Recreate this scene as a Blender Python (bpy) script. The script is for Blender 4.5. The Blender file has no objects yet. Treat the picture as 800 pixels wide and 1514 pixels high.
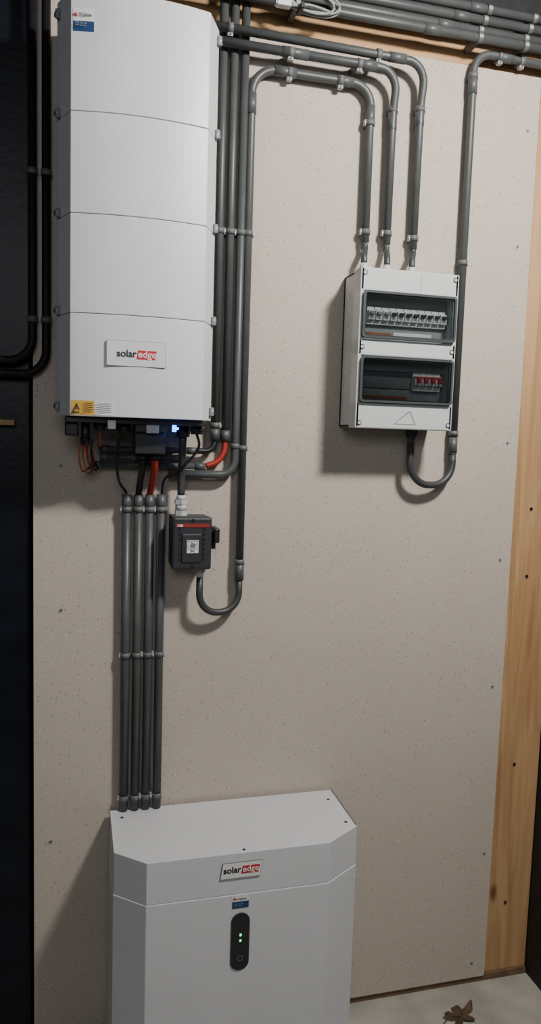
import bpy, bmesh, math, random
from mathutils import Vector, Matrix
random.seed(4)
S = bpy.context.scene
COL = bpy.context.collection

# ------------------------------------------------------------------ materials
def new_mat(name):
    m = bpy.data.materials.new(name); m.use_nodes = True
    nt = m.node_tree
    return m, nt, nt.nodes["Principled BSDF"]

def mat(name, col, rough=0.5, metal=0.0, var=0.04, scale=60, bump=0.0, bscale=400, emit=0, spec=None):
    m, nt, p = new_mat(name)
    p.inputs["Roughness"].default_value = rough
    p.inputs["Metallic"].default_value = metal
    if spec is not None: p.inputs["Specular IOR Level"].default_value = spec
    tc = nt.nodes.new("ShaderNodeTexCoord")
    n = nt.nodes.new("ShaderNodeTexNoise"); n.inputs["Scale"].default_value = scale
    n.inputs["Detail"].default_value = 4
    nt.links.new(tc.outputs["Object"], n.inputs["Vector"])
    r = nt.nodes.new("ShaderNodeValToRGB")
    r.color_ramp.elements[0].color = tuple(c*(1-var*2) for c in col)+(1,)
    r.color_ramp.elements[1].color = tuple(min(1, c*(1+var*2)) for c in col)+(1,)
    r.color_ramp.elements[0].position = .3; r.color_ramp.elements[1].position = .7
    nt.links.new(n.outputs["Fac"], r.inputs[0]); nt.links.new(r.outputs[0], p.inputs["Base Color"])
    if bump:
        n2 = nt.nodes.new("ShaderNodeTexNoise"); n2.inputs["Scale"].default_value = bscale
        nt.links.new(tc.outputs["Object"], n2.inputs["Vector"])
        b = nt.nodes.new("ShaderNodeBump"); b.inputs["Strength"].default_value = bump
        b.inputs["Distance"].default_value = 0.001
        nt.links.new(n2.outputs["Fac"], b.inputs["Height"]); nt.links.new(b.outputs[0], p.inputs["Normal"])
    if emit:
        p.inputs["Emission Color"].default_value = tuple(col)+(1,)
        p.inputs["Emission Strength"].default_value = emit
    return m

def board_mat():
    m, nt, p = new_mat("fibre_board")
    p.inputs["Roughness"].default_value = .85
    p.inputs["Specular IOR Level"].default_value = .25
    tc = nt.nodes.new("ShaderNodeTexCoord")
    def noise(scale, det=5, sc=None):
        n = nt.nodes.new("ShaderNodeTexNoise"); n.inputs["Scale"].default_value = scale
        n.inputs["Detail"].default_value = det
        if sc:
            mp = nt.nodes.new("ShaderNodeMapping"); mp.inputs["Scale"].default_value = sc
            nt.links.new(tc.outputs["Object"], mp.inputs[0]); nt.links.new(mp.outputs[0], n.inputs["Vector"])
        else: nt.links.new(tc.outputs["Object"], n.inputs["Vector"])
        return n
    def ramp(src, a, b, ca, cb):
        r = nt.nodes.new("ShaderNodeValToRGB")
        r.color_ramp.elements[0].position = a; r.color_ramp.elements[1].position = b
        r.color_ramp.elements[0].color = ca+(1,); r.color_ramp.elements[1].color = cb+(1,)
        nt.links.new(src, r.inputs[0]); return r
    def mix(fac, a, b):
        x = nt.nodes.new("ShaderNodeMix"); x.data_type = 'RGBA'
        nt.links.new(fac, x.inputs[0])
        if isinstance(a, tuple): x.inputs[6].default_value = a+(1,)
        else: nt.links.new(a, x.inputs[6])
        if isinstance(b, tuple): x.inputs[7].default_value = b+(1,)
        else: nt.links.new(b, x.inputs[7])
        return x.outputs[2]
    base = ramp(noise(5).outputs["Fac"], .3, .7, (.505, .445, .380), (.555, .49, .425)).outputs[0]
    fine = ramp(noise(260, 3, (1, 1, 1.6)).outputs["Fac"], .38, .66, (.485, .425, .365), (.585, .53, .465)).outputs[0]
    x = nt.nodes.new("ShaderNodeMix"); x.data_type = 'RGBA'; x.inputs[0].default_value = .5
    nt.links.new(base, x.inputs[6]); nt.links.new(fine, x.inputs[7]); c = x.outputs[2]
    for sc, thr, colr, off, k in ((100, .16, (.22, .18, .15), 0, .55), (120, .15, (.82, .78, .72), 7.3, .55), (55, .08, (.22, .18, .15), 3.1, .6)):
        v = nt.nodes.new("ShaderNodeTexVoronoi"); v.inputs["Scale"].default_value = sc
        mp = nt.nodes.new("ShaderNodeMapping"); mp.inputs["Location"].default_value = (off, 0, off)
        nt.links.new(tc.outputs["Object"], mp.inputs[0]); nt.links.new(mp.outputs[0], v.inputs["Vector"])
        r = ramp(v.outputs["Distance"], thr, thr+.06, (1, 1, 1), (0, 0, 0))
        sp = nt.nodes.new("ShaderNodeSeparateColor"); nt.links.new(v.outputs["Color"], sp.inputs[0])
        g = nt.nodes.new("ShaderNodeMath"); g.operation = 'GREATER_THAN'; g.inputs[1].default_value = .6
        nt.links.new(sp.outputs[0], g.inputs[0])
        mu = nt.nodes.new("ShaderNodeMath"); mu.operation = 'MULTIPLY'
        nt.links.new(r.outputs[0], mu.inputs[0]); nt.links.new(g.outputs[0], mu.inputs[1])
        mu2 = nt.nodes.new("ShaderNodeMath"); mu2.operation = 'MULTIPLY'; mu2.inputs[1].default_value = k
        nt.links.new(mu.outputs[0], mu2.inputs[0])
        c = mix(mu2.outputs[0], c, colr)
    nt.links.new(c, p.inputs["Base Color"])
    return m

def wood_mat(name, horiz=False):
    m, nt, p = new_mat(name)
    p.inputs["Roughness"].default_value = .65
    tc = nt.nodes.new("ShaderNodeTexCoord")
    mp = nt.nodes.new("ShaderNodeMapping")
    mp.inputs["Scale"].default_value = (1.2, 8, 18) if horiz else (18, 8, 1.2)
    nt.links.new(tc.outputs["Object"], mp.inputs[0])
    n = nt.nodes.new("ShaderNodeTexNoise"); n.inputs["Scale"].default_value = 1.6
    n.inputs["Detail"].default_value = 6; n.inputs["Distortion"].default_value = 1.1
    nt.links.new(mp.outputs[0], n.inputs["Vector"])
    r = nt.nodes.new("ShaderNodeValToRGB")
    r.color_ramp.elements[0].color = (.34, .185, .075, 1); r.color_ramp.elements[0].position = .32
    r.color_ramp.elements[1].color = (.54, .335, .165, 1); r.color_ramp.elements[1].position = .62
    nt.links.new(n.outputs["Fac"], r.inputs[0])
    mp2 = nt.nodes.new("ShaderNodeMapping"); mp2.inputs["Scale"].default_value = (3, 3, 7) if horiz else (7, 3, 3)
    nt.links.new(tc.outputs["Object"], mp2.inputs[0])
    v = nt.nodes.new("ShaderNodeTexVoronoi"); v.inputs["Scale"].default_value = 1.3
    nt.links.new(mp2.outputs[0], v.inputs["Vector"])
    r2 = nt.nodes.new("ShaderNodeValToRGB")
    r2.color_ramp.elements[0].color = (1, 1, 1, 1); r2.color_ramp.elements[0].position = .05
    r2.color_ramp.elements[1].color = (0, 0, 0, 1); r2.color_ramp.elements[1].position = .14
    nt.links.new(v.outputs["Distance"], r2.inputs[0])
    x = nt.nodes.new("ShaderNodeMix"); x.data_type = 'RGBA'
    nt.links.new(r2.outputs[0], x.inputs[0]); nt.links.new(r.outputs[0], x.inputs[6])
    x.inputs[7].default_value = (.18, .08, .03, 1)
    nt.links.new(x.outputs[2], p.inputs["Base Color"])
    return m

def glass_mat():
    m = bpy.data.materials.new("smoked_clear_cover"); m.use_nodes = True
    nt = m.node_tree; nt.nodes.clear()
    t = nt.nodes.new("ShaderNodeBsdfTransparent"); t.inputs[0].default_value = (.84, .86, .86, 1)
    g = nt.nodes.new("ShaderNodeBsdfGlossy"); g.inputs["Roughness"].default_value = .08
    lw = nt.nodes.new("ShaderNodeFresnel"); lw.inputs[0].default_value = 1.5
    x = nt.nodes.new("ShaderNodeMixShader"); o = nt.nodes.new("ShaderNodeOutputMaterial")
    nt.links.new(lw.outputs[0], x.inputs[0]); nt.links.new(t.outputs[0], x.inputs[1])
    nt.links.new(g.outputs[0], x.inputs[2]); nt.links.new(x.outputs[0], o.inputs[0])
    return m

M = {}
M['board'] = board_mat()
M['wood'] = wood_mat("pine_vertical"); M['woodh'] = wood_mat("pine_horizontal", True)
M['white'] = mat("white_powder_coat", (.69, .71, .745), .38, var=.01, scale=6, bump=.12, bscale=900)
M['white2'] = mat("battery_white_coat", (.66, .675, .70), .42, var=.01, scale=6, bump=.12, bscale=900)
M['ggrey'] = mat("housing_grey", (.22, .23, .24), .5)
M['dgrey'] = mat("heatsink_dark", (.05, .05, .055), .5)
M['pipe'] = mat("conduit_grey_pvc", (.070, .077, .078), .42, var=.05, scale=30)
M['pipe2'] = mat("conduit_sleeve_pvc", (.082, .090, .091), .42)
M['loop'] = mat("flexible_cable_grey", (.045, .050, .052), .45)
M['clip'] = mat("clip_light_grey", (.36, .36, .35), .5)
M['gland'] = mat("gland_light_grey", (.55, .56, .55), .5)
M['clipd'] = mat("clip_mid_grey", (.12, .125, .125), .5)
M['black'] = mat("black_rubber", (.012, .013, .015), .45)
M['blackp'] = mat("black_plastic", (.02, .021, .023), .4)
M['blackc'] = mat("black_conduit", (.010, .010, .012), .6, spec=.3)
M['iso'] = mat("isolator_grey", (.032, .036, .042), .45)
M['red'] = mat("red_cable", (.36, .025, .015), .5)
M['redl'] = mat("red_print", (.55, .02, .03), .5, var=0)
M['redb'] = mat("isolator_red_band", (.26, .03, .025), .5, var=0)
M['orange'] = mat("orange_wire", (.34, .10, .045), .5)
M['boxg'] = mat("enclosure_grey", (.56, .59, .59), .42, var=.01)
M['boxs'] = mat("enclosure_base_grey", (.46, .49, .49), .5, var=.01)
M['frame'] = mat("window_frame_dark", (.06, .072, .072), .3)
M['inner'] = mat("enclosure_inner_grey", (.28, .30, .31), .5)
M['plate'] = mat("blank_module_grey", (.17, .19, .195), .4)
M['glass'] = glass_mat()
M['brk'] = mat("breaker_white", (.68, .69, .68), .45, var=.01)
M['metal'] = mat("zinc_metal", (.55, .55, .55), .35, metal=.9)
M['screw'] = mat("dark_screw", (.05, .05, .05), .4, metal=.6)
M['labw'] = mat("label_white", (.80, .80, .80), .5, var=0)
M['laby'] = mat("label_yellow", (.72, .42, .06), .5, var=0)
M['labb'] = mat("label_blue", (.015, .055, .17), .5, var=0)
M['ink'] = mat("ink_black", (.015, .015, .018), .5, var=0)
M['inkg'] = mat("ink_grey", (.2, .2, .2), .5, var=0)
M['led_g'] = mat("led_green", (.05, 1, .25), .5, var=0, emit=2.5)
M['led_b'] = mat("led_blue", (.02, .16, 1), .5, var=0, emit=9)
M['clad'] = mat("black_cladding", (.004, .006, .012), .40, var=.2, scale=14, bump=.5, bscale=60, spec=.3)
M['dark'] = mat("dark_ceiling_boards", (.02, .019, .018), .8, var=.2, scale=9)
M['rwall'] = mat("dark_side_wall", (.012, .012, .015), .6, var=.2)
M['conc'] = mat("concrete", (.36, .345, .30), .8, var=.12, scale=9, bump=.5, bscale=120)
M['sole'] = mat("sole_plate_wood", (.16, .10, .055), .7, var=.15, scale=20)
M['leaf'] = mat("dry_leaf", (.085, .050, .028), .75, var=.2, scale=60)
M['coil'] = mat("grey_data_cable", (.28, .29, .28), .5)
M['lamp'] = mat("lamp_diffuser", (1, .95, .88), .5, var=0, emit=6)

# ------------------------------------------------------------------ builder
class B:
    def __init__(s, name):
        s.name = name; s.bm = bmesh.new(); s.mats = []
    def mi(s, k):
        if k not in s.mats: s.mats.append(k)
        return s.mats.index(k)
    def merge(s, t, k, smooth=False):
        i = s.mi(k)
        bmesh.ops.recalc_face_normals(t, faces=t.faces)
        for f in t.faces: f.material_index = i; f.smooth = smooth
        me = bpy.data.meshes.new("tmp"); t.to_mesh(me); t.free()
        s.bm.from_mesh(me); bpy.data.meshes.remove(me)
    def box(s, x0, x1, y0, y1, z0, z1, k, bev=0, seg=2, rot=None):
        t = bmesh.new(); bmesh.ops.create_cube(t, size=1)
        c = Vector(((x0+x1)/2, (y0+y1)/2, (z0+z1)/2))
        for v in t.verts: v.co = Vector((v.co.x*(x1-x0), v.co.y*(y1-y0), v.co.z*(z1-z0)))
        if bev: bmesh.ops.bevel(t, geom=list(t.edges), offset=bev, segments=seg, affect='EDGES', profile=.5)
        for v in t.verts:
            if rot: v.co = rot @ v.co
            v.co += c
        s.merge(t, k)
    def cyl(s, p0, p1, r, k, seg=18, r2=None, smooth=True):
        p0 = Vector(p0); p1 = Vector(p1); d = p1-p0
        t = bmesh.new()
        bmesh.ops.create_cone(t, cap_ends=True, segments=seg, radius1=r, radius2=r if r2 is None else r2, depth=d.length)
        q = d.to_track_quat('Z', 'Y').to_matrix()
        for v in t.verts: v.co = q @ v.co + (p0+p1)/2
        i = s.mi(k); bmesh.ops.recalc_face_normals(t, faces=t.faces)
        for f in t.faces:
            f.material_index = i; f.smooth = smooth and len(f.verts) == 4
        me = bpy.data.meshes.new("tmp"); t.to_mesh(me); t.free(); s.bm.from_mesh(me); bpy.data.meshes.remove(me)
    def prism(s, poly, a0, a1, k, axis='Z', bev=0, seg=2):
        t = bmesh.new()
        def P(p, a):
            return (p[0], p[1], a) if axis == 'Z' else ((p[0], a, p[1]) if axis == 'Y' else (a, p[0], p[1]))
        lo = [t.verts.new(P(p, a0)) for p in poly]; hi = [t.verts.new(P(p, a1)) for p in poly]
        n = len(poly)
        t.faces.new(lo); t.faces.new(hi)
        for i in range(n): t.faces.new((lo[i], lo[(i+1) % n], hi[(i+1) % n], hi[i]))
        bmesh.ops.recalc_face_normals(t, faces=t.faces)
        if bev:
            es = [e for e in t.edges if e.calc_face_angle(0) > .3]
            bmesh.ops.bevel(t, geom=es, offset=bev, segments=seg, affect='EDGES', profile=.5)
        s.merge(t, k)
    def ring(s, outer, inner, a0, a1, k):
        t = bmesh.new(); n = len(outer)
        vs = [[t.verts.new((p[0], a, p[1])) for p in L] for L in (outer, inner) for a in (a0, a1)]
        o0, o1, i0, i1 = vs
        for i in range(n):
            j = (i+1) % n
            t.faces.new((o0[i], o0[j], o1[j], o1[i])); t.faces.new((i0[i], i0[j], i1[j], i1[i]))
            t.faces.new((o0[i], o0[j], i0[j], i0[i])); t.faces.new((o1[i], o1[j], i1[j], i1[i]))
        s.merge(t, k)
    def tube(s, pts, r, k, fillet=0, seg=14, ends=True, nb=8):
        pts = [Vector(p) for p in pts]
        if fillet:
            out = [pts[0]]
            for i in range(1, len(pts)-1):
                a, b, c = pts[i-1], pts[i], pts[i+1]
                u = (a-b).normalized(); v = (c-b).normalized(); ang = u.angle(v)
                if ang > math.pi-.02: out.append(b); continue
                f = fillet[i-1] if isinstance(fillet, (list, tuple)) else fillet
                dist = f/math.tan(ang/2)
                dist = min(dist, (a-b).length*.98, (c-b).length*.98); f2 = dist*math.tan(ang/2)
                cen = b+(u+v).normalized()*(f2/math.sin(ang/2))
                s0 = b+u*dist-cen; s1 = b+v*dist-cen; tot = s0.angle(s1)
                ax = s0.cross(s1).normalized()
                for q in range(nb+1): out.append(cen+Matrix.Rotation(tot*q/nb, 3, ax) @ s0)
            out.append(pts[-1]); pts = out
        t = bmesh.new(); rings = []; prev = None
        for i, p in enumerate(pts):
            d = (pts[min(i+1, len(pts)-1)]-pts[max(i-1, 0)])
            d.normalize()
            if prev is None:
                up = Vector((0, 1, 0)) if abs(d.y) < .9 else Vector((1, 0, 0))
                n = d.cross(up).normalized()
            else:
                n = (prev-d*prev.dot(d)).normalized()
            prev = n; b = d.cross(n)
            rings.append([t.verts.new(p+(n*math.cos(2*math.pi*j/seg)+b*math.sin(2*math.pi*j/seg))*r) for j in range(seg)])
        for a, b in zip(rings, rings[1:]):
            for j in range(seg): t.faces.new((a[j], a[(j+1) % seg], b[(j+1) % seg], b[j]))
        if ends: t.faces.new(rings[0]); t.faces.new(rings[-1])
        s.merge(t, k, True)
    def curve(s, pts, r, k, seg=10, n=8):
        P = [Vector(p) for p in pts]; P = [2*P[0]-P[1]]+P+[2*P[-1]-P[-2]]; out = []
        for i in range(1, len(P)-2):
            for q in range(n):
                t = q/n; a, b, c, d = P[i-1:i+3]
                out.append(.5*((2*b)+(-a+c)*t+(2*a-5*b+4*c-d)*t*t+(-a+3*b-3*c+d)*t**3))
        out.append(P[-2]); s.tube(out, r, k, seg=seg)
    def clip(s, x, z, d, r, axis='Z', ear=1):
        R = r+.0020
        e = .006
        if axis == 'Z':
            s.cyl((x, -d, z-e), (x, -d, z+e), R, 'clipd', 16)
            s.box(x-r*.8, x+r*.8, -d+r*.4, 0, z-e, z+e, 'clipd')
            s.box(x+ear*(R-.001)-.003, x+ear*(R-.001)+.003, -d-.003, -d+.008, z-e-.001, z+e+.001, 'clip', .001)
            s.cyl((x+ear*R, -d-.0045, z), (x+ear*R, -d-.002, z), .0026, 'gland', 10)
        else:
            s.cyl((x-e, -d, z), (x+e, -d, z), R, 'clipd', 16)
            s.box(x-e, x+e, -d+r*.4, 0, z-r*.8, z+r*.8, 'clipd')
            s.box(x-e, x+e, -d-.004, -d+.008, z-R-.006, z-R+.003, 'clip', .001)
            s.cyl((x, -d-.006, z-R-.002), (x, -d-.003, z-R-.002), .0026, 'clipd', 10)
    def obj(s, parent=None):
        me = bpy.data.meshes.new(s.name); s.bm.to_mesh(me); s.bm.free()
        for k in s.mats: me.materials.append(M[k])
        o = bpy.data.objects.new(s.name, me); COL.objects.link(o)
        if parent: o.parent = parent
        return o

def empty(name, loc):
    o = bpy.data.objects.new(name, None); o.empty_display_size = .05; COL.objects.link(o)
    return o

def text(body, name, x, y, z, size, k, parent, bold=0.0, sx=1.0, align='LEFT'):
    c = bpy.data.curves.new(name, "FONT"); c.body = body; c.size = size; c.offset = bold
    c.extrude = .0001; c.align_x = align; c.materials.append(M[k])
    o = bpy.data.objects.new(name, c); o.location = (x, y, z); o.rotation_euler = (math.pi/2, 0, 0); o.scale = (sx, 1, 1)
    COL.objects.link(o); o.parent = parent
    return o

def rrect(x0, x1, z0, z1, r, n=5):
    out = []
    for cx, cz, a in ((x1-r, z1-r, 0), (x0+r, z1-r, 90), (x0+r, z0+r, 180), (x1-r, z0+r, 270)):
        for i in range(n+1):
            t = math.radians(a+90*i/n); out.append((cx+r*math.cos(t), cz+r*math.sin(t)))
    return out

# ------------------------------------------------------------------ room
b = B("wall_back"); b.box(-1.2, 1.32, .06, .12, -.02, 2.62, 'rwall'); b.obj()
b = B("wall_board_panel"); b.box(-.09, 1.10, 0, .012, 0, 2.362, 'board')
for x, z in ((-.032, 1.391), (-.031, 1.067), (-.053, .523), (1.071, 2.234), (1.063, 1.957), (1.069, 1.470), (1.069, 1.167), (1.070, .827), (1.077, .359), (1.059, .043)):
    b.cyl((x, -.0012, z), (x, .001, z), .0052, 'clip', 12); b.cyl((x, -.0016, z), (x, 0, z), .0022, 'screw', 8)
b.obj()
b = B("timber_stud"); b.box(1.07, 1.236, .013, .058, 0, 2.355, 'wood')
for z in (1.9, 1.3, 1.12, .6, .2): b.cyl((1.16, .010, z), (1.16, .014, z), .004, 'screw', 10)
b.obj()
b = B("timber_beam"); b.box(-.09, 1.236, .013, .058, 2.357, 2.435, 'woodh'); b.obj()
b = B("trim_sole_plate"); b.box(-.09, 1.236, .006, .05, -.02, -.001, 'sole'); b.obj()
b = B("wall_left")
x = -.093
while x > -.9:
    b.box(x-.118, x-.004, .015, .04, -.02, 2.62, 'clad', .003)
    b.box(x-.126, x-.118, .03, .045, -.02, 2.62, 'clad'); x -= .122
b.obj()
b = B("timber_batten"); b.box(-.32, -.128, -.012, .014, 1.476, 1.487, 'woodh'); b.obj()
b = B("wall_right"); b.box(1.238, 1.30, -3.2, .06, -.02, 2.62, 'rwall'); b.obj()
b = B("floor"); b.box(-1.2, 1.32, -3.2, .12, -.08, -.02, 'conc'); b.obj()
b = B("ceiling"); b.box(-1.2, 1.32, -3.2, .12, 2.62, 2.68, 'dark'); b.obj()

# ------------------------------------------------------------------ inverter
inv = empty("solar_inverter", None)
XL, XR = -.038, .280; ZB, ZT = 1.497, 2.290
BUL = .016; D0 = .168
def cover_poly(off=0.0):
    p = [(XL+off, -.088), (XL+off, -.108)]
    x0, x1 = -.012+off, .252-off; c = (x0+x1)/2
    for i in range(17):
        t = i/16*2-1
        p.append((c+t*(x1-x0)/2, -(D0-off+BUL*(1-t*t))))
    p += [(XR-off, -.108), (XR-off, -.088)]
    return p
b = B("mounting_body"); b.box(XL+.012, XR-.012, -.086, -.004, ZB+.004, ZT-.004, 'ggrey', .003)
b.prism(cover_poly(.003), ZB+.002, ZT-.003, 'dgrey')
b.obj(inv)
zs = [ZB, 1.697, 1.885, 2.072, ZT]
b = B("front_cover")
for a, c in zip(zs, zs[1:]): b.prism(cover_poly(), a+.0006, c-.0006, 'white', bev=.0012, seg=2)
b.obj(inv)
b = B("cover_screws")
rr = Matrix.Rotation(math.radians(-62), 3, 'Z'); rl = Matrix.Rotation(math.radians(62), 3, 'Z')
for z in (2.262, 2.081, 1.894, 1.706, 1.517):
    for x, rot, sg in ((.2755, rr, 1), (-.0335, rl, -1)):
        b.box(x-.010, x+.010, -.1225, -.1135, z-.009, z+.009, 'ggrey', .0015, rot=rot)
        d = Vector((sg*.9, -.45, 0)).normalized()
        q = Vector((x, -.118, z))
        b.cyl(q, q+d*.009, .0062, 'metal', 12); b.cyl(q+d*.008, q+d*.0096, .0036, 'screw', 8)
b.obj(inv)
yL = -(D0+BUL+.0008)
b = B("brand_plate")
b.prism(rrect(.057, .173, 1.598, 1.648, .002), yL, yL+.004, 'inkg', 'Y')
b.prism(rrect(.0578, .1722, 1.5988, 1.6472, .002), yL-.0004, yL, 'white', 'Y')
b.prism([(.115, 1.6125), (.152, 1.6125), (.155, 1.630), (.118, 1.630)], yL-.0009, yL-.0002, 'redl', 'Y')
b.obj(inv)
text("solar", "plate_text_dark", .0765, yL-.0012, 1.6165, .0195, 'ink', inv, .0004)
text("edge", "plate_text_light", .1180, yL-.0014, 1.6165, .0190, 'labw', inv, .0002)
def fy(x):
    t = (x-.12)/.132; return -(D0+BUL*(1-t*t))
def sticker(name, x0, x1, z0, z1, k, parent, y=None):
    bb = B(name)
    n = 6; t = bmesh.new(); rows = []
    for i in range(n+1):
        x = x0+(x1-x0)*i/n; yy = (fy(x) if y is None else y)-.0007
        rows.append((t.verts.new((x, yy, z0)), t.verts.new((x, yy, z1))))
    for a, c in zip(rows, rows[1:]): t.faces.new((a[0], c[0], c[1], a[1]))
    i = bb.mi(k)
    for f in t.faces: f.material_index = i
    me = bpy.data.meshes.new("t"); t.to_mesh(me); t.free(); bb.bm.from_mesh(me)
    return bb.obj(parent)
sticker("installer_sticker_white", -.008, .030, 2.232, 2.254, 'labw', inv)
sticker("installer_sticker_blue", -.008, .030, 2.214, 2.232, 'labb', inv)
text("vrijzon", "sticker_text", .001, fy(.03)-.001, 2.240, .009, 'ink', inv, .0001)
text("0800 000 000\nsolar service", "sticker_small_text", -.004, fy(.03)-.0012, 2.225, .0038, 'coil', inv)
bb = B("sticker_mark"); bb.cyl((-.0035, fy(-.003)-.002, 2.243), (-.0035, fy(-.003), 2.243), .003, 'redl', 10); bb.obj(inv)
sticker("warning_label_yellow", -.0095, .035, 1.500, 1.528, 'laby', inv)
sticker("warning_label_white", .035, .072, 1.500, 1.528, 'labw', inv)
bb = B("warning_triangle")
yy = fy(-.002)-.002
bb.ring([(-.008, 1.504), (.010, 1.504), (.001, 1.523)], [(-.0045, 1.506), (.0065, 1.506), (.001, 1.5185)], yy-.0005, yy+.0003, 'ink')
bb.prism([(.0015, 1.517), (-.0005, 1.512), (.0015, 1.512), (.0005, 1.507), (.003, 1.513), (.001, 1.513)], yy-.0005, yy, 'ink', 'Y')
for i in range(5):
    bb.box(.014, .032, fy(.03)-.0012, fy(.03)-.0006, 1.523-i*.0042, 1.5238-i*.0042, 'ink')
    bb.box(.039, .068, fy(.068)-.0012, fy(.068)-.0006, 1.523-i*.0042, 1.5238-i*.0042, 'inkg')
bb.obj(inv)
b = B("connector_panel")
b.box(-.022, .262, -.15, -.02, ZB-.012, ZB-.0005, 'blackp', .002)
b.box(-.022, .005, -.13, -.09, 1.458, 1.486, 'blackp', .003)
for x, r, z1, d in ((.019, .009, 1.440, .12), (.047, .011, 1.470, .12), (.071, .009, 1.472, .13), (.096, .013, 1.466, .12), (.25, .013, 1.468, .11)):
    b.cyl((x, -d, z1), (x, -d, ZB-.01), r, 'blackp'); b.cyl((x, -d, z1+.006), (x, -d, z1+.014), r+.002, 'black')
b.box(.062, .078, -.152, -.148, 1.474, 1.492, 'labw', .001)
b.box(.118, .182, -.125, -.06, 1.424, 1.487, 'blackp', .003)
b.box(.118, .182, -.142, -.124, 1.470, 1.487, 'blackp', .001)
b.box(.140, .166, -.146, -.141, 1.468, 1.486, 'gland', .001)
b.cyl((.137, -.09, 1.412), (.137, -.09, 1.426), .011, 'blackp'); b.cyl((.163, -.09, 1.412), (.163, -.09, 1.426), .011, 'blackp')
b.cyl((.225, -.08, 1.462), (.225, -.08, 1.487), .014, 'blackp'); b.cyl((.225, -.08, 1.468), (.225, -.08, 1.476), .0165, 'black', 6)
b.curve([(.096, -.12, 1.466), (.085, -.11, 1.44), (.088, -.07, 1.37), (.108, -.026, 1.335)], .003, 'black')
b.curve([(.25, -.11, 1.47), (.258, -.09, 1.44), (.23, -.075, 1.40), (.192, -.050, 1.37), (.187, -.026, 1.335)], .003, 'black')
b.obj(inv)
b = B("connector_wires")
for x, dz, k in ((.010, 0, 'orange'), (.018, .006, 'orange'), (.026, .010, 'red'), (.020, -.004, 'orange'), (.034, .004, 'black')):
    b.curve([(x, -.12, 1.452), (x-.004, -.11, 1.42+dz), (x+.002, -.07, 1.385+dz), (x+.012, -.04, 1.385+dz), (.034, -.028, 1.397+abs(dz)*3)], .0019, k, 8)
b.curve([(.047, -.12, 1.47), (.050, -.08, 1.44), (.046, -.04, 1.438), (.049, -.03, 1.432)], .003, 'orange', 8)
b.obj(inv)
b = B("status_led"); b.cyl((.197, -.147, 1.472), (.197, -.147, 1.486), .0045, 'led_b', 12)
b.cyl((.203, -.153, 1.479), (.203, -.1485, 1.479), .003, 'led_b', 12); b.obj(inv)
l = bpy.data.lights.new("status_led_glow", 'POINT'); l.energy = .025; l.color = (.05, .25, 1); l.shadow_soft_size = .004
o = bpy.data.objects.new("status_led_glow", l); o.location = (.199, -.150, 1.466); COL.objects.link(o); o.parent = inv

# ------------------------------------------------------------------ battery
bat = empty("home_battery", None)
def bpoly(o=0.0):
    return [(.080-o, -.012), (.080-o, -.19-o), (.144-o*.4, -.245-o), (.540+o*.4, -.245-o), (.625+o, -.19-o), (.625+o, -.012)]
b = B("body"); b.prism(bpoly(.0012), .05, .4970, 'white2', bev=.0015); b.box(.09, .615, -.18, -.035, .04, .50, 'dgrey'); b.obj(bat)
b = B("lid"); b.prism(bpoly(), .4976, .590, 'white2', bev=.0012)
b.box(.080, .0815, -.188, -.014, .590, .5925, 'white2'); b.box(.6225, .625, -.188, -.014, .590, .5930, 'ggrey')
for x, y in ((.105, -.05), (.35, -.235), (.60, -.06), (.605, -.17)): b.cyl((x, y, .5895), (x, y, .5912), .0035, 'screw', 10)
b.obj(bat)
b = B("plinth"); b.box(.10, .605, -.21, -.02, -.02, .05, 'dgrey', .003); b.obj(bat)
b = B("wall_bracket"); b.box(.22, .58, -.013, 0, .30, .56, 'ggrey'); b.obj(bat)
yb = -.2466
b = B("display_panel")
b.prism(rrect(.3235, .3645, .325, .456, .0200, 10), yb-.0015, yb, 'frame', 'Y')
b.prism(rrect(.325, .363, .3265, .4545, .0188, 10), yb-.0022, yb-.001, 'blackp', 'Y')
b.box(.3425, .3465, yb-.0028, yb-.002, .404, .409, 'led_g'); b.box(.3425, .3465, yb-.0028, yb-.002, .391, .396, 'led_g')
o_ = [(.3445+.006*math.cos(a*math.pi/10), .353+.006*math.sin(a*math.pi/10)) for a in range(20)]
i_ = [(.3445+.0052*math.cos(a*math.pi/10), .353+.0052*math.sin(a*math.pi/10)) for a in range(20)]
b.ring(o_, i_, yb-.0027, yb-.002, 'inkg')
b.obj(bat)
b = B("brand_plate")
b.prism([(.297, .536), (.384, .536), (.389, .571), (.302, .571)], yb-.0016, yb+.002, 'inkg', 'Y')
b.prism([(.298, .537), (.383, .537), (.388, .570), (.303, .570)], yb-.0020, yb-.001, 'labw', 'Y')
b.prism([(.342, .5455), (.380, .5455), (.383, .5625), (.345, .5625)], yb-.0024, yb-.0015, 'redl', 'Y')
b.obj(bat)
text("solar", "plate_text_dark", .3035, yb-.0027, .5495, .0192, 'ink', bat, .0004)
text("edge", "plate_text_light", .3450, yb-.0029, .5495, .0190, 'labw', bat, .0002)
sticker("installer_sticker_white", .325, .361, .482, .4950, 'labw', bat, yb)
sticker("installer_sticker_blue", .325, .361, .467, .482, 'labb', bat, yb)
text("vrijzon", "sticker_text", .334, yb-.001, .485, .0080, 'ink', bat, .0001)
text("0800 000 000\nsolar service", "sticker_small_text", .329, yb-.0012, .476, .0035, 'coil', bat)
bb = B("sticker_mark"); bb.cyl((.330, yb-.0015, .4885), (.330, yb, .4885), .0028, 'redl', 10); bb.obj(bat)

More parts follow.
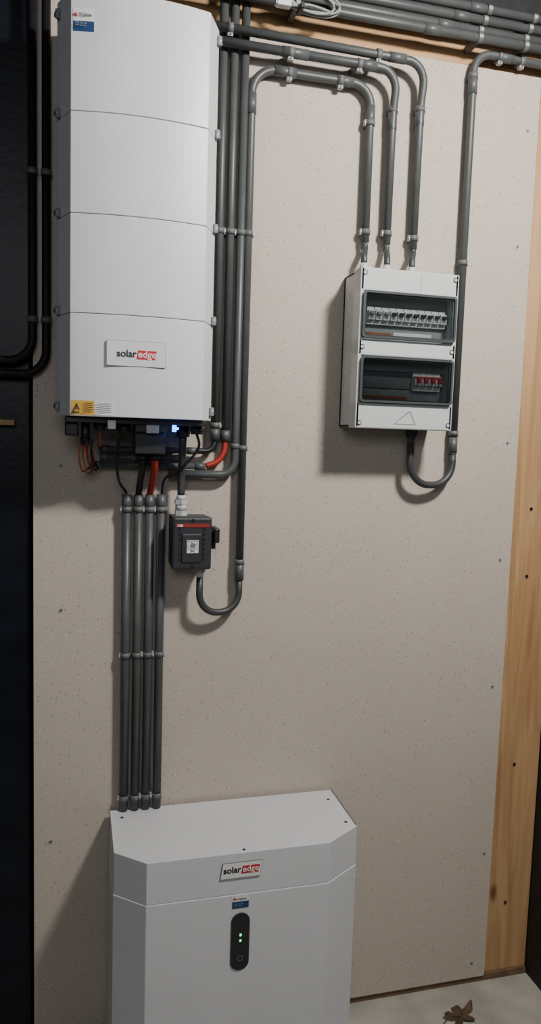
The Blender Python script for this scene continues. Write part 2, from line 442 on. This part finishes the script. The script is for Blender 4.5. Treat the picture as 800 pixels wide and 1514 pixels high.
# ------------------------------------------------------------------ distribution board
db = empty("distribution_board", None)
bx0, bx1, bz0, bz1 = .607, .847, 1.494, 1.848
b = B("base")
b.box(bx0+.003, bx1-.003, -.012, -.001, bz0+.003, bz1-.003, 'boxs', .001)
b.box(bx0+.003, bx0+.008, -.074, -.002, bz0+.003, bz1-.003, 'boxs', .001)
b.box(bx1-.008, bx1-.003, -.074, -.002, bz0+.003, bz1-.003, 'boxs', .001)
b.box(bx0+.003, bx1-.003, -.074, -.002, bz0+.003, bz0+.008, 'boxs', .001)
b.box(bx0+.003, bx1-.003, -.074, -.002, bz1-.008, bz1-.003, 'boxs', .001)
for z in (1.54, 1.585, 1.63, 1.71, 1.755, 1.80):
    b.cyl((bx0+.0018, -.04, z), (bx0+.004, -.04, z), .011, 'boxg', 20); b.cyl((bx0+.0012, -.04, z), (bx0+.004, -.04, z), .006, 'boxs', 16)
b.obj(db)
b = B("lid_frame")
y0, y1 = -.116, -.075
b.box(bx0, bx0+.009, y0, y1, bz0, bz1, 'boxg', .002); b.box(bx1-.009, bx1, y0, y1, bz0, bz1, 'boxg', .002)
b.box(bx0, bx1, y0, y1, 1.797, bz1, 'boxg', .003); b.box(bx0, bx1, y0, y1, bz0, 1.552, 'boxg', .003)
b.box(bx0, bx1, y0, y1, 1.656, 1.692, 'boxg', .003)
for x in (bx0+.010, bx1-.010):
    for z in (bz1-.012, bz0+.012, 1.674):
        b.cyl((x, y0-.0012, z), (x, y0, z), .0055, 'screw', 14); b.cyl((x, y0-.0018, z), (x, y0, z), .0036, 'gland', 12)
b.box(.7515, .7525, y0-.0003, y0+.001, 1.80, bz1-.004, 'ggrey')
b.ring([(.700, 1.505), (.756, 1.505), (.742, 1.535), (.736, 1.535)], [(.7035, 1.5065), (.7525, 1.5065), (.7405, 1.5325), (.7375, 1.5325)], y0-.0005, y0+.001, 'ggrey')
b.obj(db)
for k, (za, zb) in enumerate(((1.694, 1.797), (1.552, 1.655))):
    b = B("window_cover_%d" % (k+1))
    b.ring(rrect(bx0+.006, bx1-.006, za, zb, .008), rrect(bx0+.011, bx1-.011, za+.005, zb-.005, .006), -.124, -.112, 'frame')
    b.ring(rrect(bx0+.011, bx1-.011, za+.005, zb-.005, .006), rrect(bx0+.014, bx1-.014, za+.008, zb-.008, .006), -.119, -.113, 'plate')
    b.obj(db)
    b = B("window_pane_%d" % (k+1))
    b.prism(rrect(bx0+.011, bx1-.011, za+.005, zb-.005, .006), -.1225, -.1205, 'glass', 'Y'); b.obj(db)
    b = B("inner_plate_%d" % (k+1)); zc = (za+zb)/2+.004
    b.box(bx0+.009, bx1-.009, -.080, -.076, zc+.019, zb, 'inner'); b.box(bx0+.009, bx1-.009, -.080, -.076, za, zc-.022, 'inner')
    b.box(bx0+.009, bx1-.009, -.070, -.062, zc-.006, zc+.006, 'metal')
    b.box(bx0+.009, bx1-.009, -.050, -.046, za, zb, 'inner')
    b.obj(db)
    b = B("circuit_breakers_%d" % (k+1))
    if k == 0:
        n = 11; xs = [bx0+.028+i*.0178 for i in range(n)]
        for i, x in enumerate(xs):
            b.box(x, x+.0168, -.090, -.06, zc-.021, zc+.018, 'brk', .001)
            b.box(x+.001, x+.0158, -.100, -.088, zc-.012, zc+.010, 'brk', .001)
            b.box(x+.003, x+.014, -.107, -.098, zc-.001, zc+.006, 'blackp' if i > 2 else 'ggrey', .001)
            b.box(x+.004, x+.013, -.1008, -.0995, zc-.009, zc-.006, 'inkg')
        b.box(.632, .70, -.0825, -.080, za+.010, za+.018, 'orange'); b.box(.705, .80, -.0825, -.080, za+.010, za+.021, 'labw')
    else:
        for i in range(4):
            x = .756+i*.0176
            b.box(x, x+.0168, -.090, -.06, zc-.024, zc+.018, 'brk', .001)
            b.box(x+.001, x+.0158, -.100, -.088, zc-.012, zc+.010, 'brk', .001)
            b.box(x+.001, x+.0158, -.1006, -.0995, zc+.004, zc+.009, 'redl')
            b.box(x+.005, x+.012, -.108, -.098, zc-.006, zc+.006, 'redl', .001)
        b.box(bx0+.02, .754, -.079, -.062, zc-.020, zc+.018, 'plate', .001)
        b.box(bx0+.02, .745, -.0825, -.080, za+.012, za+.018, 'orange')
    b.obj(db)
b = B("cable_glands")
for x in (.640, .697, .760):
    b.cyl((x, -.045, bz1-.004), (x, -.045, 1.858), .0135, 'gland', 6, smooth=False); b.cyl((x, -.045, 1.858), (x, -.045, 1.872), .0115, 'gland', 16, r2=.008)
b.cyl((.780, -.045, bz0+.004), (.780, -.045, 1.482), .0145, 'iso', 6, smooth=False); b.cyl((.780, -.045, 1.482), (.780, -.045, 1.468), .012, 'iso', 16, r2=.009)
b.obj(db)

# ------------------------------------------------------------------ isolator switch
iso = empty("isolator_switch", None)
ix0, ix1, iz0, iz1 = .205, .292, 1.170, 1.287
b = B("housing")
b.box(ix0+.002, ix1-.002, -.05, 0, iz0+.002, iz1-.002, 'iso', .003)
b.box(ix0, ix1, -.088, -.052, iz0, iz1, 'iso', .005)
for i in range(7):
    z = iz0+.022+i*.011; b.box(ix0+.014, ix0+.018, -.0895, -.086, z, z+.006, 'blackp'); b.box(ix1-.020, ix1-.016, -.0895, -.086, z, z+.006, 'blackp')
b.box(ix0+.020, ix1-.022, -.091, -.086, iz0+.016, iz1-.036, 'iso', .003)
b.box(ix0+.006, ix1-.006, -.0895, -.086, iz1-.022, iz1-.014, 'redb')
for z in (iz0+.009, iz1-.007):
    b.cyl((ix0+.045, -.0895, z), (ix0+.045, -.087, z), .004, 'black', 12)
b.obj(iso)
b = B("label"); b.box(.236, .262, -.0922, -.0905, 1.208, 1.237, 'labw')
b.ring([(.238, 1.2165), (.260, 1.2165), (.260, 1.2355), (.238, 1.2355)], [(.239, 1.2175), (.259, 1.2175), (.259, 1.2345), (.239, 1.2345)], -.0926, -.092, 'ink')
b.prism([(.242, 1.221), (.254, 1.219), (.257, 1.229), (.245, 1.232)], -.0927, -.092, 'inkg', 'Y'); b.obj(iso)
text("PV", "label_text", .249, -.0928, 1.2095, .008, 'ink', iso, .0002, align='CENTER')
text("ABB", "maker_text", ix0+.010, -.0900, iz1-.0205, .007, 'labw', iso, .0002)
b = B("rotary_handle"); b.cyl((ix1-.004, -.05, 1.236), (ix1+.010, -.05, 1.236), .014, 'blackp')
b.box(ix1+.006, ix1+.018, -.088, -.036, 1.229, 1.262, 'blackp', .003); b.box(ix1+.004, ix1+.014, -.062, -.038, 1.212, 1.232, 'blackp', .002); b.obj(iso)
b = B("cable_glands")
b.cyl((.228, -.045, iz1-.004), (.228, -.045, 1.298), .0145, 'gland', 6, smooth=False); b.cyl((.228, -.045, 1.298), (.228, -.045, 1.312), .0125, 'gland')
b.cyl((.228, -.045, 1.312), (.228, -.045, 1.322), .0155, 'gland', 6, smooth=False); b.cyl((.228, -.045, 1.322), (.228, -.045, 1.332), .012, 'gland', r2=.009)
b.cyl((.274, -.045, iz0+.004), (.274, -.045, 1.160), .0135, 'gland', 6, smooth=False); b.cyl((.274, -.045, 1.160), (.274, -.045, 1.146), .0115, 'gland', r2=.008)
b.obj(iso)
b = B("feed_cable"); b.curve([(.228, -.045, 1.333), (.228, -.046, 1.38), (.226, -.065, 1.43), (.225, -.08, 1.4615)], .0085, 'loop', 14); b.obj(inv)

# ------------------------------------------------------------------ conduits
R = .0095; D1 = .020; D2 = .043
def sleeve(b, x, z, d, axis='Z', l=.022, r=R+.0014):
    if axis == 'Z': b.cyl((x, -d, z-l), (x, -d, z+l), r, 'pipe2')
    else: b.cyl((x-l, -d, z), (x+l, -d, z), r, 'pipe2')
def riser(x, zbot, extra=None):
    b = B("electrical_conduit")
    b.tube(extra if extra else [(x, -D1, zbot), (x, -D1, 2.6)], R, 'pipe', .035)
    b.clip(x, 1.918, D1, R); return b
b = riser(.306, 1.455); b.clip(.306, 1.49, D1, R); sleeve(b, .306, 1.47, D1, l=.012)
b.curve([(.306, -D1, 1.46), (.303, -D1-.002, 1.443), (.290, -D1-.004, 1.432), (.266, -D1-.005, 1.431)], .0068, 'black'); b.obj()
b = riser(.330, 1.455); sleeve(b, .330, 1.467, D1, l=.012)
b.curve([(.330, -D1, 1.46), (.327, -D1-.002, 1.43), (.312, -D1-.004, 1.408), (.286, -D1-.005, 1.397)], .0068, 'red'); b.obj()
b = riser(.354, 1.43, [(.202, -D1-.004, 1.378), (.352, -D1-.004, 1.378), (.354, -D1, 1.45), (.354, -D1, 2.6)])
b.clip(.353, 1.444, D1, R); sleeve(b, .215, 1.378, D1+.004, 'X', .014); b.obj()
for x0, x1, z in ((.054, .262, 1.431), (.054, .236, 1.4135), (.040, .280, 1.396)):
    b = B("electrical_conduit"); d = D1+.005
    b.tube([(x0, -d, z), (x1, -d, z)], .0070, 'pipe'); b.cyl((x1-.02, -d, z), (x1+.004, -d, z), .0082, 'pipe2')
    b.cyl((x0-.004, -d, z), (x0+.018, -d, z), .0082, 'pipe2')
    xc = (x0+x1)/2-.02; b.box(xc-.006, xc+.006, -d, 0, z-.006, z+.006, 'clipd'); b.cyl((xc-.006, -d, z), (xc+.006, -d, z), .0082, 'clipd'); b.obj()
b = B("electrical_conduit")
b.tube([(.371, -D1, 1.140), (.371, -D1, 2.272), (.650, -D1, 2.272), (.650, -D1, 1.925)], R, 'pipe', [.055, .045])
for z in (1.918, 1.44, 1.175): b.clip(.371, z, D1, R, ear=1)
sleeve(b, .371, 1.152, D1, l=.02); sleeve(b, .371, 2.195, D1); sleeve(b, .445, 2.272, D1, 'X', .025); sleeve(b, .585, 2.272, D1, 'X', .02); sleeve(b, .650, 2.205, D1)
b.clip(.455, 2.272, D1, R, 'X'); b.clip(.575, 2.272, D1, R, 'X'); b.clip(.650, 2.19, D1, R, ear=-1); b.clip(.650, 1.948, D1, R, ear=-1)
b.obj()
b = B("looped_cable")
b.tube([(.371, -D1, 1.139), (.371, -D1-.006, 1.06), (.274, -.045, 1.06), (.274, -.045, 1.146)], .0080, 'loop', .046, nb=12); b.obj(iso)
b = B("electrical_conduit")
b.tube([(.285, -D2, 2.303), (.704, -D2, 2.303), (.704, -D1-.004, 2.22), (.704, -D1, 1.925)], R, 'pipe', [.045, .1])
b.clip(.450, 2.303, D2, R, 'X'); b.clip(.610, 2.303, D2, R, 'X'); sleeve(b, .46, 2.303, D2, 'X', .03); sleeve(b, .63, 2.303, D2, 'X', .02); sleeve(b, .704, 2.20, D1+.002, l=.02)
b.clip(.704, 2.225, D1+.003, R); b.clip(.704, 1.95, D1, R, ear=-1)
b.obj()
b = B("electrical_conduit")
b.tube([(.285, -D2, 2.332), (.772, -D2, 2.328), (.772, -D1-.004, 2.24), (.772, -D1, 1.92)], R, 'pipe', [.045, .1])
b.clip(.655, 2.330, D2, R, 'X'); b.clip(.315, 2.332, D2, R, 'X'); sleeve(b, .70, 2.329, D2, 'X', .02); sleeve(b, .772, 2.22, D1+.002, l=.022)
b.clip(.772, 2.235, D1+.003, R); b.clip(.772, 1.945, D1, R, ear=-1)
b.obj()
for xa, xb in ((.650, .640), (.704, .697), (.772, .760)):
    b = B("supply_cable")
    b.curve([(xa, -D1, 1.919), (xa-.001, -D1-.004, 1.908), (xb+.002, -.040, 1.89), (xb, -.045, 1.873)], .0075, 'loop', 12); b.obj(db)
b = B("electrical_conduit")
b.tube([(.905, -D1, 1.445), (.905, -D1, 2.384), (1.236, -D1, 2.378)], R, 'pipe', .045)
sleeve(b, .905, 1.46, D1, l=.02); sleeve(b, .905, 2.31, D1); sleeve(b, .985, 2.382, D1, 'X', .02)
for z in (2.33, 1.90, 1.49): b.clip(.905, z, D1, R)
b.clip(.972, 2.383, D1, R, 'X'); b.clip(1.03, 2.381, D1, R, 'X')
b.obj()
b = B("looped_cable")
b.tube([(.905, -D1, 1.439), (.905, -D1-.006, 1.362), (.780, -.045, 1.362), (.780, -.045, 1.467)], .0088, 'loop', .058, nb=14); b.obj(db)
for i, (x0, z) in enumerate(((.30, 2.400), (.30, 2.425), (.30, 2.450), (.30, 2.475))):
    b = B("electrical_conduit"); d = .048 if i == 0 else .03
    b.tube([(-.05, -d, z), (1.237, -d, z)], .0098, 'pipe')
    for x in (.46, .90, 1.02):
        xx = x+.01*i
        b.cyl((xx-.006, -d, z), (xx+.006, -d, z), .0118, 'clipd', 16); b.box(xx-.006, xx+.006, -d, .012 if z < 2.43 else .06, z-.007, z+.007, 'clipd')
        b.box(xx-.005, xx+.005, -d-.012, -d-.009, z-.004, z+.004, 'clip', .001)
    sleeve(b, .78+.04*i, z, d, 'X', .02); b.obj()
for i, x in enumerate((.110, .136, .161, .187)):
    b = B("electrical_conduit")
    b.tube([(x, -.018, .592), (x, -.018, 1.325)], .0098, 'pipe'); sleeve(b, x, 1.312, .018, l=.018)
    for z in (1.297, .962, .622): b.clip(x, z, .018, .0098, ear=(-1 if i == 0 else 1))
    b.obj()
b = B("supply_cable"); b.curve([(.137, -.09, 1.411), (.138, -.075, 1.39), (.137, -.03, 1.35), (.136, -.018, 1.331)], .0072, 'black'); b.obj(inv)
b = B("supply_cable"); b.curve([(.163, -.09, 1.411), (.165, -.075, 1.39), (.163, -.035, 1.35), (.161, -.018, 1.331)], .0078, 'red'); b.obj(inv)
for x, zz in ((-.062, 1.585), (-.090, 1.612)):
    b = B("electrical_conduit"); d = .018
    b.tube([(x, -d, 2.6), (x, -d, zz), (-.36, -d, zz)], .009, 'blackc', .05)
    for z in (1.70, 2.0): b.cyl((x, -d, z-.006), (x, -d, z+.006), .011, 'clipd'); b.box(x-.006, x+.006, -d, 0.014 if x < -.08 else 0, z-.006, z+.006, 'clipd')
    b.obj()
b = B("cable_coil")
for i in range(6):
    a = .062-.006*(i % 3); c = .021-.002*(i % 4); cx = .487+.004*math.sin(i*2.1); cz = 2.394+.003*math.cos(i*1.7); dd = .066+.003*i
    pts = []
    for j in range(41):
        t = 2*math.pi*j/40; x = a*math.cos(t); z = c*math.sin(t)
        pts.append((cx+x, -dd-.004*math.sin(t), cz+z-.08*x))
    b.tube(pts, .0026, 'coil', seg=8)
b.curve([(.44, -.07, 2.40), (.41, -.07, 2.405), (.385, -.065, 2.40), (.36, -.06, 2.42), (.33, -.05, 2.45)], .0026, 'coil')
b.curve([(.53, -.07, 2.385), (.48, -.085, 2.383), (.445, -.085, 2.377), (.432, -.08, 2.380)], .0026, 'coil')
b.box(.405, .436, -.092, -.074, 2.371, 2.385, 'labw', .002); b.box(.402, .406, -.090, -.076, 2.373, 2.383, 'metal')
b.box(.455, .463, -.098, -.06, 2.370, 2.381, 'blackp', .001)
b.obj()

# ------------------------------------------------------------------ leaf
t = bmesh.new(); rings = []
N = 60
for q in (.35, .7, 1.0):
    row = []
    for i in range(N):
        a = 2*math.pi*i/N
        r = q*(.024+.026*abs(math.cos(2.5*a))**1.4+.003*math.sin(13*a))
        row.append(t.verts.new((r*math.cos(a), .7*r*math.sin(a), .004+.016*(r/.05)**2*max(0, .45+.55*math.sin(3*a+1))+.002*math.sin(9*a)*q)))
    rings.append(row)
c = t.verts.new((0, 0, .003))
for i in range(N):
    j = (i+1) % N
    t.faces.new((c, rings[0][i], rings[0][j]))
    for u, v in zip(rings, rings[1:]): t.faces.new((u[i], v[i], v[j], u[j]))
me = bpy.data.meshes.new("dead_leaf"); t.to_mesh(me); t.free(); me.materials.append(M['leaf'])
o = bpy.data.objects.new("dead_leaf", me); o.location = (.975, -.10, -.0215); o.rotation_euler = (0, 0, .45); COL.objects.link(o)
b = B("leaf_stem"); b.curve([(0, 0, .004), (-.03, .012, .008), (-.06, .012, .004)], .0012, 'leaf'); so = b.obj(o)

# ------------------------------------------------------------------ lights
lamp = empty("ceiling_lamp", None)
LX, LY = .98, -1.10
b = B("lamp_housing"); b.cyl((LX, LY, 2.60), (LX, LY, 2.62), .16, 'labw', 32); b.obj(lamp)
b = B("lamp_diffuser"); b.cyl((LX, LY, 2.575), (LX, LY, 2.60), .145, 'lamp', 32); b.obj(lamp)
def area(name, loc, target, size, power, col, parent=None):
    l = bpy.data.lights.new(name, 'AREA'); l.shape = 'DISK'; l.size = size; l.energy = power; l.color = col
    o = bpy.data.objects.new(name, l); o.location = loc
    o.rotation_euler = (Vector(target)-Vector(loc)).to_track_quat('-Z', 'Y').to_euler(); COL.objects.link(o)
    if parent: o.parent = parent
    return o
area("lamp_light", (LX, LY, 2.56), (.42, 0, 1.5), .24, 56, (1, .955, .895), lamp)
area("room_fill_light", (-.3, -2.8, 2.4), (.3, 0, 1.8), 1.2, 15, (.95, .96, 1))
w = bpy.data.worlds.new("World"); S.world = w; w.use_nodes = True
w.node_tree.nodes["Background"].inputs[0].default_value = (.95, .95, 1, 1); w.node_tree.nodes["Background"].inputs[1].default_value = .06

# ------------------------------------------------------------------ camera
cd = bpy.data.cameras.new("camera"); cd.sensor_fit = 'VERTICAL'; cd.sensor_height = 36; cd.sensor_width = 36; cd.lens = 1100/1514*36
cd.clip_start = .01
co = bpy.data.objects.new("camera", cd)
right = Vector((.9673, -.2519, .0305)).normalized(); fwd = Vector((.2533, .9620, -.1018)).normalized()
up = right.cross(fwd).normalized(); right = fwd.cross(up).normalized()
mw = Matrix((right, up, -fwd)).transposed().to_4x4(); mw.translation = Vector((0, -1.7, 1.47))
co.matrix_world = mw; COL.objects.link(co); S.camera = co
